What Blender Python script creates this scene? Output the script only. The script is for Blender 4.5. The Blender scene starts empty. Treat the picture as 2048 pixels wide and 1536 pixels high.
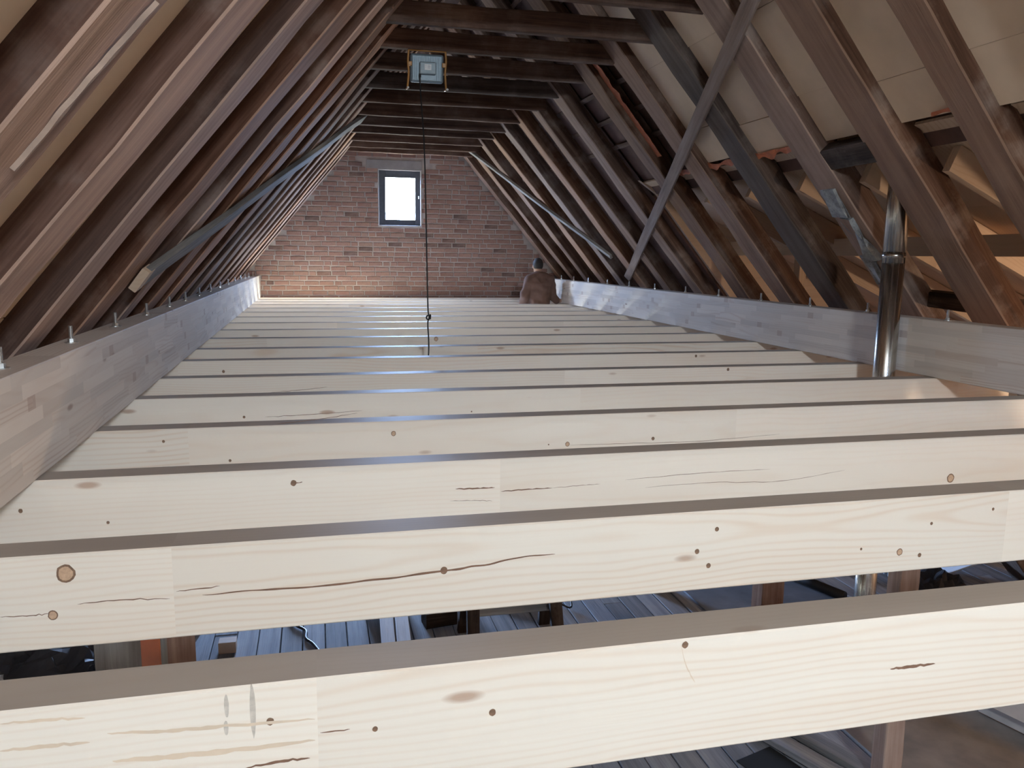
import bpy, bmesh, math, random
from mathutils import Vector, Matrix, noise
random.seed(7)
S = 0.75            # metres per survey unit (eye height above the joist tops)
FZ = 4.1            # floor lies 4.1 units below the eye
C = bpy.context.scene.collection
D = bpy.data

def V(x, y, z): return Vector((x * S, y * S, (z + FZ) * S))

# ------------------------------------------------------------------ camera
def cam_axes(yaw, pitch, roll):
    cy, sy, cp, sp = math.cos(yaw), math.sin(yaw), math.cos(pitch), math.sin(pitch)
    f = Vector((sy * cp, cy * cp, sp)); r = Vector((cy, -sy, 0)); u = r.cross(f)
    cr, sr = math.cos(roll), math.sin(roll)
    return r * cr + u * sr, -r * sr + u * cr, f
r_, u_, f_ = cam_axes(.238554, -.157531, .013192)
cd = D.cameras.new('camera'); cam = D.objects.new('camera', cd); C.objects.link(cam)
cd.sensor_width = 36; cd.lens = 1614.7 / 2048 * 36; cd.clip_start = .02; cd.clip_end = 200
M = Matrix((r_, u_, -f_)).transposed().to_4x4(); M.translation = V(0, 0, 0)
cam.matrix_world = M
bpy.context.scene.camera = cam

# ------------------------------------------------------------------ sky, daylight, exposure
sc = bpy.context.scene
sc.view_settings.view_transform = 'Standard'; sc.view_settings.look = 'None'
sc.view_settings.gamma = 1; sc.view_settings.use_curve_mapping = False
sc.view_settings.exposure = 0.0
sc.cycles.use_denoising = True
sc.cycles.max_bounces = 10; sc.cycles.diffuse_bounces = 7; sc.cycles.glossy_bounces = 3
sc.cycles.sample_clamp_indirect = 6
SKY = 210.0
w = D.worlds.new('overcast sky'); sc.world = w; w.use_nodes = True
nt = w.node_tree; nt.nodes.clear()
o = nt.nodes.new('ShaderNodeOutputWorld'); b = nt.nodes.new('ShaderNodeBackground')
tc = nt.nodes.new('ShaderNodeTexCoord'); sx = nt.nodes.new('ShaderNodeSeparateXYZ')
rp = nt.nodes.new('ShaderNodeValToRGB')
rp.color_ramp.elements[0].position = .48; rp.color_ramp.elements[0].color = (.16, .17, .15, 1)
rp.color_ramp.elements[1].position = .51; rp.color_ramp.elements[1].color = (.40, .60, 1, 1)
mp = nt.nodes.new('ShaderNodeMath'); mp.operation = 'MULTIPLY_ADD'; mp.inputs[1].default_value = .5; mp.inputs[2].default_value = .5
nt.links.new(tc.outputs['Generated'], sx.inputs[0]); nt.links.new(sx.outputs['Z'], mp.inputs[0])
nt.links.new(mp.outputs[0], rp.inputs[0]); nt.links.new(rp.outputs[0], b.inputs[0])
b.inputs[1].default_value = SKY; nt.links.new(b.outputs[0], o.inputs[0])

def portal(name, x0, x1, z0, z1, y, inward):
    l = D.lights.new(name, 'AREA'); l.shape = 'RECTANGLE'; l.size = (x1 - x0) * S; l.size_y = (z1 - z0) * S
    l.cycles.is_portal = True
    ob = D.objects.new(name, l); C.objects.link(ob)
    ob.location = V((x0 + x1) / 2, y, (z0 + z1) / 2)
    ob.rotation_euler = (math.pi / 2 * inward, 0, 0)
FARY, NEARY = 19.3, -4.6
NW = (.95, 2.25, .85, 2.45)        # hatch opening in the gable behind the camera
FW = (1.46, 2.44, .655, 1.92)     # little gable window in view
FD = (-1.2, 1.2, -4.1, -1.5)      # unseen opening added in the far gable to light the floor
portal('daylight window', *FW, FARY, -1)
portal('floor daylight fill', *FD, FARY, -1)
def lamp(name, kind, loc, energy, color, target=None, **kw):
    l = D.lights.new(name, kind); l.energy = energy; l.color = color
    for a, v in kw.items(): setattr(l, a, v)
    ob = D.objects.new(name, l); C.objects.link(ob); ob.location = loc
    if target is not None: ob.rotation_euler = (target - loc).to_track_quat('-Z', 'Y').to_euler()
    return ob
# site floodlight on the gable behind the camera, aimed down along the new joists; an unseen warm fill light is added in the lean-to
lamp('site floodlight', 'AREA', V(1.5, -4.3, 1.75), 138, (.79, .90, 1), V(1.9, 6, -1.6), shape='RECTANGLE', size=.6, size_y=.45, spread=math.radians(130))
lamp('lean-to fill', 'POINT', V(8.0, 3.3, -1.3), 175, (1, .74, .52), shadow_soft_size=.06)

# ------------------------------------------------------------------ helpers
WM = {}
def put(ob, mat=None, parent=None):
    """link with world matrix MAT below PARENT"""
    mat = mat if mat is not None else Matrix()
    C.objects.link(ob); WM[ob.name] = mat.copy()
    if parent is not None:
        ob.parent = parent; ob.matrix_parent_inverse = WM[parent.name].inverted()
    ob.matrix_basis = mat
    return ob
def tag(o, label=None, cat=None, group=None, kind=None):
    if label: o['label'] = label
    if cat: o['category'] = cat
    if group: o['group'] = group
    if kind: o['kind'] = kind
    return o
def empty(name, loc, *t, **k):
    o = D.objects.new(name, None); put(o, Matrix.Translation(loc)); return tag(o, *t, **k)
def mesh_obj(name, verts, faces, mat, parent=None, mw=None, smooth=False):
    me = D.meshes.new(name); me.from_pydata([tuple(v) for v in verts], [], faces); me.update()
    if smooth: me.polygons.foreach_set('use_smooth', [True] * len(me.polygons))
    if mat: me.materials.append(mat)
    return put(D.objects.new(name, me), mw, parent)
def bm_obj(name, bm, mat, parent=None, mw=None, smooth=False):
    bmesh.ops.recalc_face_normals(bm, faces=bm.faces[:])
    me = D.meshes.new(name); bm.to_mesh(me); bm.free()
    if smooth: me.polygons.foreach_set('use_smooth', [True] * len(me.polygons))
    if mat: me.materials.append(mat)
    return put(D.objects.new(name, me), mw, parent)
def frame(p0, p1, up):
    x = (p1 - p0).normalized(); y = up.cross(x).normalized(); z = x.cross(y)
    m = Matrix((x, y, z)).transposed().to_4x4(); m.translation = (p0 + p1) / 2
    return m
def timber(name, p0, p1, up, wid, dep, mat, parent=None, seg=8, jit=.002, ch=.004, wander=0, mw=None, seed=None):
    """squared timber from p0 to p1: local X along it, wid across, dep along UP"""
    L = (p1 - p0).length; m = frame(p0, p1, up)
    sd = random.random() * 100 if seed is None else seed
    hw, hd = wid / 2, dep / 2
    ring = [(-hw, -hd + ch), (-hw + ch, -hd), (hw - ch, -hd), (hw, -hd + ch), (hw, hd - ch), (hw - ch, hd), (-hw + ch, hd), (-hw, hd - ch)]
    vs, fs = [], []
    for i in range(seg + 1):
        x = -L / 2 + L * i / seg
        wy = wander * noise.noise((x * .7, sd, 0)); wz = wander * noise.noise((x * .7, sd, 9))
        for k, (a, c) in enumerate(ring):
            q = k // 2
            ja = jit * noise.noise((x * 2.3, sd + q * 7, 1)); jc = jit * noise.noise((x * 2.3, sd + q * 7, 5))
            vs.append((x, a + ja + wy, c + jc + wz))
    for i in range(seg):
        for k in range(8):
            a = i * 8 + k; b2 = i * 8 + (k + 1) % 8
            fs.append((a, a + 8, b2 + 8, b2))
    fs.append(tuple(range(8))); fs.append(tuple(seg * 8 + k for k in reversed(range(8))))
    return mesh_obj(name, vs, fs, mat, parent, m)
def box_bm(sx, sy, sz, bev=.003, segs=2):
    bm = bmesh.new(); bmesh.ops.create_cube(bm, size=1)
    bmesh.ops.scale(bm, vec=(sx, sy, sz), verts=bm.verts)
    if bev: bmesh.ops.bevel(bm, geom=bm.edges[:], offset=bev, segments=segs, affect='EDGES', profile=.5)
    return bm
def tube(name, pts, r, mat, parent=None, n=8, cyclic=False):
    vs, fs = [], []; N = len(pts)
    prev = None
    for i, p in enumerate(pts):
        t = (pts[min(i + 1, N - 1)] - pts[max(i - 1, 0)]).normalized()
        if prev is None: a = t.orthogonal().normalized()
        else: a = (prev - t * prev.dot(t)).normalized()
        prev = a; c = t.cross(a)
        for k in range(n):
            g = 2 * math.pi * k / n; vs.append(p + (a * math.cos(g) + c * math.sin(g)) * r)
    for i in range(N - 1):
        for k in range(n):
            fs.append((i * n + k, i * n + (k + 1) % n, (i + 1) * n + (k + 1) % n, (i + 1) * n + k))
    fs.append(tuple(reversed(range(n)))); fs.append(tuple((N - 1) * n + k for k in range(n)))
    return mesh_obj(name, vs, fs, mat, parent, None, True)
def spline(ctrl, n=10):
    out = []
    P = [ctrl[0]] + list(ctrl) + [ctrl[-1]]
    for i in range(1, len(P) - 2):
        for k in range(n):
            t = k / n; a, b, c, d = P[i - 1], P[i], P[i + 1], P[i + 2]
            out.append(.5 * ((2 * b) + (c - a) * t + (2 * a - 5 * b + 4 * c - d) * t * t + (3 * b - a - 3 * c + d) * t ** 3))
    out.append(ctrl[-1]); return out

# ------------------------------------------------------------------ materials
class NB:
    def __init__(s, name):
        s.m = D.materials.new(name); s.m.use_nodes = True; s.t = s.m.node_tree; s.t.nodes.clear()
        s.out = s.n('OutputMaterial'); s.b = s.n('BsdfPrincipled'); s.l(s.b, 0, s.out, 0)
        s.b.inputs['Roughness'].default_value = .7
    def n(s, ty, **k):
        x = s.t.nodes.new('ShaderNode' + ty)
        for a, v in k.items(): setattr(x, a, v)
        return x
    def l(s, a, ao, b, bi): s.t.links.new(a.outputs[ao], b.inputs[bi])
    def val(s, x, i, v):
        if isinstance(v, tuple) and len(v) == 2 and hasattr(v[0], 'outputs'): s.l(v[0], v[1], x, i)
        elif hasattr(v, 'outputs'): s.l(v, 0, x, i)
        else: x.inputs[i].default_value = v
    def math(s, op, a, b=0.0, c=0.0):
        x = s.n('Math', operation=op); s.val(x, 0, a); s.val(x, 1, b); s.val(x, 2, c); return x
    def noise(s, vec, scale, detail=3, rough=.55, dist=0.0):
        x = s.n('TexNoise'); s.val(x, 'Vector', vec); x.inputs['Scale'].default_value = scale
        x.inputs['Detail'].default_value = detail; x.inputs['Roughness'].default_value = rough; x.inputs['Distortion'].default_value = dist; return x
    def ramp(s, fac, stops):
        x = s.n('ValToRGB'); s.val(x, 0, fac); e = x.color_ramp.elements
        while len(e) < len(stops): e.new(.5)
        for q, (p, c) in zip(e, stops):
            q.position = p; q.color = (*c, 1) if len(c) == 3 else c
        return x
    def mix(s, fac, a, b, blend='MIX'):
        x = s.n('Mix', data_type='RGBA', blend_type=blend); s.val(x, 0, fac)
        for i, v in ((6, a), (7, b)):
            if isinstance(v, tuple) and not hasattr(v[0], 'outputs'): x.inputs[i].default_value = (*v, 1)
            else: s.val(x, i, v)
        return (x, 2)
    def xyz(s, v): x = s.n('SeparateXYZ'); s.val(x, 0, v); return x
    def comb(s, a, b, c):
        x = s.n('CombineXYZ'); s.val(x, 0, a); s.val(x, 1, b); s.val(x, 2, c); return x
    def bump(s, h, strength=.3, dist=.004):
        x = s.n('Bump'); s.val(x, 'Height', h); x.inputs['Strength'].default_value = strength; x.inputs['Distance'].default_value = dist
        s.l(x, 0, s.b, 'Normal')
    def col(s, c): s.val(s.b, 'Base Color', c)
def plain(name, c, rough=.6, metal=0.0, vary=.12, scale=20, bump=0.0):
    k = NB(name); tc = k.n('TexCoord'); nz = k.noise((tc, 'Object'), scale, 4)
    k.col(k.ramp(nz, [(.25, tuple(x * (1 - vary) for x in c)), (.75, tuple(min(1, x * (1 + vary)) for x in c))]))
    k.b.inputs['Roughness'].default_value = rough; k.b.inputs['Metallic'].default_value = metal
    if bump: k.bump(nz, bump, .003)
    return k.m

def wood_new(name, light, dark, seglen=2.2, tone=.07, ringf=95, rough=.45, spec=.4, knots=True, lamella=0.0, joint=False, greytop=None):
    """fresh planed softwood: growth rings, glued lengths of different tone, small knots"""
    k = NB(name); tc = k.n('TexCoord'); oi = k.n('ObjectInfo'); p = k.xyz((tc, 'Object'))
    rnd = (oi, 'Random')
    sx = k.math('ADD', (p, 0), (k.n('Attribute', attribute_type='OBJECT', attribute_name='joint'), 'Fac') if joint else k.math('MULTIPLY', rnd, 9.0))
    if lamella:
        row = k.math('FLOOR', k.math('DIVIDE', (p, 2), lamella))
        sx = k.math('ADD', sx, k.math('MULTIPLY', k.math('FRACT', k.math('MULTIPLY', row, .618)), 5.0))
        cell = k.math('ADD', k.math('FLOOR', k.math('DIVIDE', sx, seglen)), k.math('MULTIPLY', row, 17.3))
    else:
        cell = k.math('ADD', k.math('FLOOR', k.math('DIVIDE', sx, seglen)), k.math('MULTIPLY', rnd, 57.0))
    wn = k.n('TexWhiteNoise', noise_dimensions='1D'); k.val(wn, 'W', cell)
    cc = k.xyz((wn, 'Color'))
    # pith offset differs per glued length
    yy = k.math('ADD', (p, 1), k.math('MULTIPLY_ADD', (cc, 0), .36, -.18))
    zz = k.math('ADD', (p, 2), k.math('MULTIPLY_ADD', (cc, 1), .36, -.18))
    warp = k.noise(k.comb(k.math('MULTIPLY', sx, .55), k.math('MULTIPLY', yy, 2.2), k.math('MULTIPLY', zz, 2.2)), 1.0, 3, .5)
    r = k.math('SQRT', k.math('ADD', k.math('MULTIPLY', yy, yy), k.math('MULTIPLY', zz, zz)))
    ph = k.math('ADD', k.math('MULTIPLY', r, ringf * 2 * math.pi * .62), k.math('MULTIPLY', warp, 60.0))
    ring = k.math('POWER', k.math('MULTIPLY_ADD', k.math('SINE', ph), .5, .5), 3.0)
    fib = k.noise(k.comb(k.math('MULTIPLY', sx, 3.0), k.math('MULTIPLY', yy, 160), k.math('MULTIPLY', zz, 160)), 1.0, 2)
    big = k.noise(k.comb(k.math('MULTIPLY', sx, .7), k.math('MULTIPLY', yy, 5), k.math('MULTIPLY', zz, 5)), 1.0, 2)
    f = k.math('ADD', k.math('MULTIPLY', ring, k.math('MULTIPLY', k.math('MULTIPLY_ADD', big, 1.7, -.45), k.math('MULTIPLY_ADD', k.math('POWER', (cc, 0), 3.0), 1.6, .5))), k.math('MULTIPLY_ADD', fib, .3, -.15))
    c = k.mix(k.math('MULTIPLY', f, .75), light, dark)
    c = k.mix(k.math('MULTIPLY_ADD', big, 1.4, -.55), c, tuple(a * .45 + d * .55 for a, d in zip(light, dark)))
    if knots:
        vo = k.n('TexVoronoi', feature='F1'); k.val(vo, 'Vector', k.comb(k.math('MULTIPLY', sx, 1.9), k.math('MULTIPLY', (p, 1), 6.0), k.math('MULTIPLY', (p, 2), 6.0)))
        vo.inputs['Scale'].default_value = 1.0
        kf = k.ramp((vo, 'Distance'), [(.0, (1, 1, 1)), (.05, (.9, .9, .9)), (.09, (0, 0, 0))])
        c = k.mix(k.math('MULTIPLY', kf, .75), c, tuple(x * y for x, y in zip(dark, (.55, .42, .36))))
    tn = k.math('MULTIPLY_ADD', (cc, 2), tone * 2, 1 - tone)
    hs = k.n('HueSaturation'); k.val(hs, 'Color', c); k.val(hs, 'Value', tn); hs.inputs['Saturation'].default_value = 1.0
    c = (hs, 0)
    if greytop:    # upper faces tinted grey brown
        up = k.math('GREATER_THAN', (k.xyz((tc, 'Normal')), 2), .8)
        c = k.mix(k.math('MULTIPLY', up, k.math('MULTIPLY_ADD', big, .5, .6)), c, greytop)
    if lamella:   # short brown inlays between the finger joints
        c2 = k.n('TexWhiteNoise', noise_dimensions='1D'); k.val(c2, 'W', k.math('ADD', k.math('FLOOR', k.math('DIVIDE', sx, .075)), k.math('MULTIPLY', row, 91.7)))
        c = k.mix(k.math('MULTIPLY', k.math('GREATER_THAN', (c2, 'Value'), .975), .45), c, (.36, .23, .17))
    k.col(c); k.b.inputs['Roughness'].default_value = rough; k.b.inputs['Specular IOR Level'].default_value = spec
    k.bump(fib, .12, .002)
    return k.m

def wood_old(name, lo, mid, hi, rough=.8, patch=(.36, .3, .26), patch_amt=.5, streak=1.0, face=None):
    """weathered sawn timber: long streaks, patches of dust and lime, dark stains"""
    k = NB(name); tc = k.n('TexCoord'); oi = k.n('ObjectInfo'); p = k.xyz((tc, 'Object'))
    sx = k.math('ADD', (p, 0), k.math('MULTIPLY', (oi, 'Random'), 31.0))
    v1 = k.comb(k.math('MULTIPLY', sx, .9 * streak), k.math('MULTIPLY', (p, 1), 16), k.math('MULTIPLY', (p, 2), 16))
    n1 = k.noise(v1, 1.0, 5, .6)
    v2 = k.comb(k.math('MULTIPLY', sx, 4), k.math('MULTIPLY', (p, 1), 120), k.math('MULTIPLY', (p, 2), 120))
    n2 = k.noise(v2, 1.0, 3)
    n3 = k.noise(k.comb(sx, (p, 1), (p, 2)), 2.1, 6, .65)
    f = k.math('ADD', k.math('MULTIPLY_ADD', n1, .62, .02), k.math('ADD', k.math('MULTIPLY', n2, .2), k.math('MULTIPLY', n3, .16)))
    c = k.ramp(f, [(.32, lo), (.5, mid), (.68, hi)])
    pm = k.math('MULTIPLY', k.ramp(n3, [(.5, (0, 0, 0)), (.68, (1, 1, 1))]), k.math('MULTIPLY', n1, patch_amt))
    c = k.mix(pm, c, patch)
    if face:   # the face towards the room is coloured paler, standing in for bounced light
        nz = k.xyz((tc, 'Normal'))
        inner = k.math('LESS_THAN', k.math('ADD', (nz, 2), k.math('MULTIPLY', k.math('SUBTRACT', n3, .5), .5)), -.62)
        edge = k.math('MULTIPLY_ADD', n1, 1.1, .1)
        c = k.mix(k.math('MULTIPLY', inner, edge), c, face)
    hs = k.n('HueSaturation'); k.val(hs, 'Color', c)
    k.val(hs, 'Value', k.math('MULTIPLY_ADD', (oi, 'Random'), .5, .75))
    k.val(hs, 'Saturation', k.math('MULTIPLY_ADD', k.math('FRACT', k.math('MULTIPLY', (oi, 'Random'), 7.31)), .5, .72))
    k.col((hs, 0)); k.b.inputs['Roughness'].default_value = rough; k.b.inputs['Specular IOR Level'].default_value = .14
    k.bump(k.math('ADD', n2, n1), .5, .004)
    return k.m

M_JOIST = wood_new('fresh spruce', (.81, .735, .64), (.70, .53, .39), 2.6, .05, rough=.52, spec=.32, joint=True, greytop=(.37, .32, .27))
M_GLULAM = wood_new('glued laminated spruce', (.70, .64, .57), (.50, .38, .30), .5, .10, lamella=.0467, rough=.55)
M_PALE = wood_new('pale sawn deal', (.62, .47, .34), (.48, .31, .20), 3.0, .1, ringf=60, rough=.7)
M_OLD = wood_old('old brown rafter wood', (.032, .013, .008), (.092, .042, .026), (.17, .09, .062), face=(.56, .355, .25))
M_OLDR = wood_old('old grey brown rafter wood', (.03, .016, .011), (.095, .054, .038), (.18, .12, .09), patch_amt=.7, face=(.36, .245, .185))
M_DARK = wood_old('dark sooty timber', (.014, .010, .008), (.042, .027, .019), (.10, .068, .052), patch_amt=.3)
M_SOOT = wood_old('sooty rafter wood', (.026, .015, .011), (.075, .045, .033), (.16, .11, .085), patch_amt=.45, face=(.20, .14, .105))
M_TIE = wood_old('brown collar tie wood', (.035, .02, .016), (.10, .06, .045), (.19, .13, .10), patch_amt=.4)
M_GREYW = wood_old('grey weathered board', (.12, .115, .11), (.22, .21, .20), (.34, .33, .31), patch_amt=.2)
M_BRACE = wood_old('brown grey brace board', (.15, .10, .078), (.29, .20, .155), (.40, .30, .245), patch_amt=.2)
M_BOARD = wood_old('grey blue floor board', (.13, .135, .15), (.24, .25, .275), (.36, .37, .39), patch_amt=.3, streak=.6)
M_PANEL = plain('beige wood fibre sheet', (.74, .58, .42), .9, vary=.1, scale=3)
M_MORTAR = plain('lime mortar', (.43, .37, .34), .95, vary=.18, scale=9, bump=.5)
M_TILE = plain('clay tile underside', (.11, .06, .045), .9, vary=.4, scale=5)
M_ORANGE = plain('torn orange membrane', (.52, .17, .08), .8, vary=.35, scale=14)
M_ZINC = plain('zinc plated steel', (.62, .63, .62), .32, .9, .08)
def brick_mat():
    k = NB('old red brick'); tc = k.n('TexCoord'); oi = k.n('ObjectInfo')
    c = k.ramp((oi, 'Random'), [(0, (.075, .045, .04)), (.05, (.10, .055, .045)), (.08, (.24, .125, .10)), (.4, (.285, .15, .12)), (.75, (.33, .185, .15)), (1, (.31, .20, .165))])
    n1 = k.noise((tc, 'Object'), 14, 6, .7); n2 = k.noise((tc, 'Object'), 60, 3)
    c = k.mix(k.ramp(n1, [(.3, (0, 0, 0)), (.75, (.65, .65, .65))]), c, (.36, .24, .19))
    c = k.mix(k.ramp(n2, [(.52, (0, 0, 0)), (.7, (.5, .5, .5))]), c, (.10, .05, .04))
    k.col(c); k.b.inputs['Roughness'].default_value = .92; k.bump(n1, .6, .006); return k.m
M_BRICK = brick_mat()
def steel_mat():
    k = NB('brushed stainless flue'); tc = k.n('TexCoord'); p = k.xyz((tc, 'Object'))
    n1 = k.noise(k.comb(k.math('MULTIPLY', (p, 0), 60), k.math('MULTIPLY', (p, 1), 60), k.math('MULTIPLY', (p, 2), 1.5)), 1, 3)
    k.col(k.ramp(n1, [(.3, (.40, .38, .35)), (.7, (.62, .60, .57))])); k.b.inputs['Metallic'].default_value = 1
    k.val(k.b, 'Roughness', k.math('MULTIPLY_ADD', n1, .2, .16)); return k.m
M_STEEL = steel_mat()
M_KNOT = plain('dark knot', (.20, .115, .07), .6, vary=.4, scale=90)
M_KNOTH = plain('knot heart', (.52, .34, .22), .6, vary=.2, scale=120)
M_CRACK = plain('drying crack shadow line', (.20, .11, .07), .9, vary=.3)
M_STAIN = plain('grey handling smudge', (.55, .49, .42), .7, vary=.25, scale=60)

# ------------------------------------------------------------------ the roof planes
LX, LS = -1.5, 1.213       # left: z = -.5 + LS (x - LX)
RX, RS = 5.7, 1.18         # right: z = -.5 - RS (x - RX)
def lp(z, d=0.0):          # point of the left inner plane at height z, moved out by d
    n = Vector((-LS, 0, 1)).normalized(); return Vector((LX + (z + .5) / LS, 0, z)) + n * d
def rp_(z, d=0.0):
    n = Vector((RS, 0, 1)).normalized(); return Vector((RX - (z + .5) / RS, 0, z)) + n * d
RIDX = (RS * RX + LS * LX) / (LS + RS); RIDZ = -.5 + LS * (RIDX - LX)
NL = Vector((-LS, 0, 1)).normalized(); NR = Vector((RS, 0, 1)).normalized()
CUTZ = 1.0                 # the right slope is open below this height
DK = lambda x: CUTZ - .45 * (x - 4.75)   # lean-to deck

# ------------------------------------------------------------------ shell
DO = .24                   # roof covering lies this far outside the inner rafter plane
def outer(z, side): return lp(z, DO) if side < 0 else rp_(z, DO)
zr = RIDZ + DO * 1.56
Bq = Vector((RIDX, 0, zr))
def V3(p, y): return V(p.x, y, p.z)
lb = Vector((lp(-FZ).x - DO * 1.3, 0, -FZ)); rb = Vector((rp_(-FZ).x + DO * 1.3, 0, -FZ)); rc = rp_(CUTZ - .25, DO)
def solid(bm, th):
    bmesh.ops.recalc_face_normals(bm, faces=bm.faces[:]); bm.normal_update()
    bmesh.ops.solidify(bm, geom=bm.faces[:], thickness=th)
ceil_bm = bmesh.new()
def quad(bm, a, b, c, d): bm.faces.new([bm.verts.new(p) for p in (a, b, c, d)])
quad(ceil_bm, V3(lb, NEARY), V3(lb, FARY), V3(Bq, FARY), V3(Bq, NEARY))
quad(ceil_bm, V3(Bq, NEARY), V3(Bq, FARY), V3(rc, FARY), V3(rc, NEARY))
quad(ceil_bm, V3(rc, 11.2), V3(rc, FARY), V3(rb, FARY), V3(rb, 11.2))
bmesh.ops.remove_doubles(ceil_bm, verts=ceil_bm.verts, dist=1e-4)
solid(ceil_bm, -.03)
ceiling = tag(bm_obj('ceiling', ceil_bm, M_TILE), 'dark undersides of the clay tiled roof above the rafters', kind='structure')
# battens along the roof
for side in (-1, 1):
    zz = CUTZ + .42 if side > 0 else -1.3
    while zz < RIDZ - .05:
        p = lp(zz, DO - .035) if side < 0 else rp_(zz, DO - .035)
        timber('batten', V3(p, NEARY + .1), V3(p, FARY - .1), NL if side < 0 else NR, .05, .03, M_TIE, ceiling, 6, .003, .002)
        zz += .30
WALLX = 9.8
wr = bmesh.new()
quad(wr, V(WALLX, NEARY, -FZ), V(WALLX, 11.2, -FZ), V(WALLX, 11.2, DK(WALLX)), V(WALLX, NEARY, DK(WALLX)))
solid(wr, .05)
tag(bm_obj('wall_right', wr, M_PALE), 'pale boarded outer wall of the lean-to', kind='structure')
ws = bmesh.new()
ws.faces.new([ws.verts.new(V3(p, 11.2)) for p in (Vector((4.55, 0, DK(4.55))), rc, rb, Vector((WALLX, 0, -FZ)), Vector((WALLX, 0, DK(WALLX))))])
solid(ws, .05)
tag(bm_obj('wall_lean_to', ws, M_PALE), 'pale end wall of the lean-to', kind='structure')
def gable(name, y, holes, mat, thick, sgn, parent_label):
    """gable wall polygon with rectangular holes, built as strips between hole edges"""
    prof = [(lb.x, -FZ), (Bq.x, zr), (rc.x, rc.z), (WALLX, DK(WALLX)), (WALLX, -FZ)]
    def top(x):
        for (x0, z0), (x1, z1) in zip(prof[:-2], prof[1:-1]):
            if x0 <= x <= x1: return z0 + (z1 - z0) * (x - x0) / (x1 - x0)
        return -FZ
    xs = sorted({p[0] for p in prof} | {h[0] for h in holes} | {h[1] for h in holes})
    bm = bmesh.new()
    for x0, x1 in zip(xs[:-1], xs[1:]):
        if x1 - x0 < 1e-6: continue
        segs = []; lo = -FZ
        for h in sorted(holes, key=lambda h: h[2]):
            if h[0] <= x0 + 1e-6 and h[1] >= x1 - 1e-6:
                if h[2] > lo + 1e-6: segs.append((lo, lo, h[2], h[2]))
                lo = h[3]
        segs.append((lo, lo, top(x1 - 1e-7), top(x0 + 1e-7)))
        for z0, z1, z2, z3 in segs: quad(bm, V(x0, y, z0), V(x1, y, z1), V(x1, y, z2), V(x0, y, z3))
    bmesh.ops.remove_doubles(bm, verts=bm.verts, dist=1e-4)
    ext = bmesh.ops.extrude_face_region(bm, geom=bm.faces[:])
    for v in [g for g in ext['geom'] if isinstance(g, bmesh.types.BMVert)]: v.co.y += thick * sgn
    return tag(bm_obj(name, bm, mat), parent_label, kind='structure')
WT = .22
wall_far = gable('wall_far', FARY, [FW, FD], M_MORTAR, WT, 1, 'red brick gable wall with a small window')
gable('wall_near', NEARY, [], M_MORTAR, WT, -1, 'gable wall behind the camera')

# ------------------------------------------------------------------ bricks of the far gable
def brick_mesh(w, h, sd):
    bm = bmesh.new(); bmesh.ops.create_cube(bm, size=1)
    bmesh.ops.scale(bm, vec=(w, .06, h), verts=bm.verts)
    bmesh.ops.bevel(bm, geom=bm.edges[:], offset=.005, segments=1, affect='EDGES')
    for v in bm.verts:
        q = noise.noise_vector((v.co.x * 9 + sd, v.co.z * 9, v.co.y * 9 + sd)); v.co += q * .004
    bmesh.ops.recalc_face_normals(bm, faces=bm.faces[:])
    me = D.meshes.new('brick'); bm.to_mesh(me); bm.free(); me.materials.append(M_BRICK); return me
PITCH, CRS = .252, .0845
FULL = [brick_mesh(.234, .0655, i) for i in range(5)]; HALF = [brick_mesh(.109, .0655, i + 9) for i in range(3)]
slots = []
row = 0; z = 2.33
zm = lambda z_: (z_ + FZ) * S
zc = zm(2.36)
while zc > zm(-1.35):
    zu = zc / S - FZ
    xl, xr = lp(zu).x * S - .05, rp_(zu).x * S + .05
    rr = random.Random(row)
    x = xl - rr.random() * PITCH
    while x < xr:
        half = rr.random() < .22
        wd = .127 if half else PITCH
        xc = x + wd / 2; x += wd
        hw = wd / 2 - .008
        inwin = xc + hw > (FW[0]) * S - .004 and xc - hw < (FW[1]) * S + .004 and FW[2] * S - .03 < zc - FZ * S < FW[3] * S + .03
        lint = xc + hw > (FW[0] - .28) * S and xc - hw < (FW[1] + .05) * S and FW[3] * S + .02 < zc - FZ * S < (FW[3] + .24) * S
        if lint or xc < xl or xc > xr: continue
        if inwin:     # cut bricks beside the opening
            for a, b2 in ((xc - hw, min(xc + hw, FW[0] * S - .012)), (max(xc - hw, FW[1] * S + .012), xc + hw)):
                if b2 - a > .05: slots.append(((a + b2) / 2, zc, half, (b2 - a) / (2 * hw)))
            continue
        slots.append((xc, zc, half, 1.0))
    zc -= CRS; row += 1
vis = [s for s in slots if s[1] > zm(-.98)]
hid = [s for s in slots if s[1] <= zm(-.98)]
cx = 2.05 * S
vis.sort(key=lambda s: (s[2], abs(s[0] - cx) * .25 + abs(s[1] - zm(.4))))
rb2 = random.Random(3)
def brick_matrix(xc, zz):
    return Matrix.Translation((xc + rb2.uniform(-.004, .004), FARY * S + .014 + rb2.uniform(-.006, .006), zz + rb2.uniform(-.003, .003))) @ Matrix.Rotation(rb2.uniform(-.02, .02), 4, 'Y')
for s in vis[:300]:
    me = rb2.choice(HALF if s[2] else FULL)
    put(D.objects.new('brick', me), brick_matrix(s[0], s[1]) @ Matrix.Diagonal((s[3], 1, 1, 1)), wall_far)
rest = bmesh.new()
for s in vis[300:] + hid:
    me = rb2.choice(HALF if s[2] else FULL); n0 = len(rest.verts)
    rest.from_mesh(me); rest.verts.ensure_lookup_table()
    mt = brick_matrix(s[0], s[1]) @ Matrix.Diagonal((s[3], 1, 1, 1))
    for v in rest.verts[n0:]: v.co = mt @ v.co
k = NB('old red brick of the outer courses'); geo = k.n('NewGeometry'); tc = k.n('TexCoord')
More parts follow.
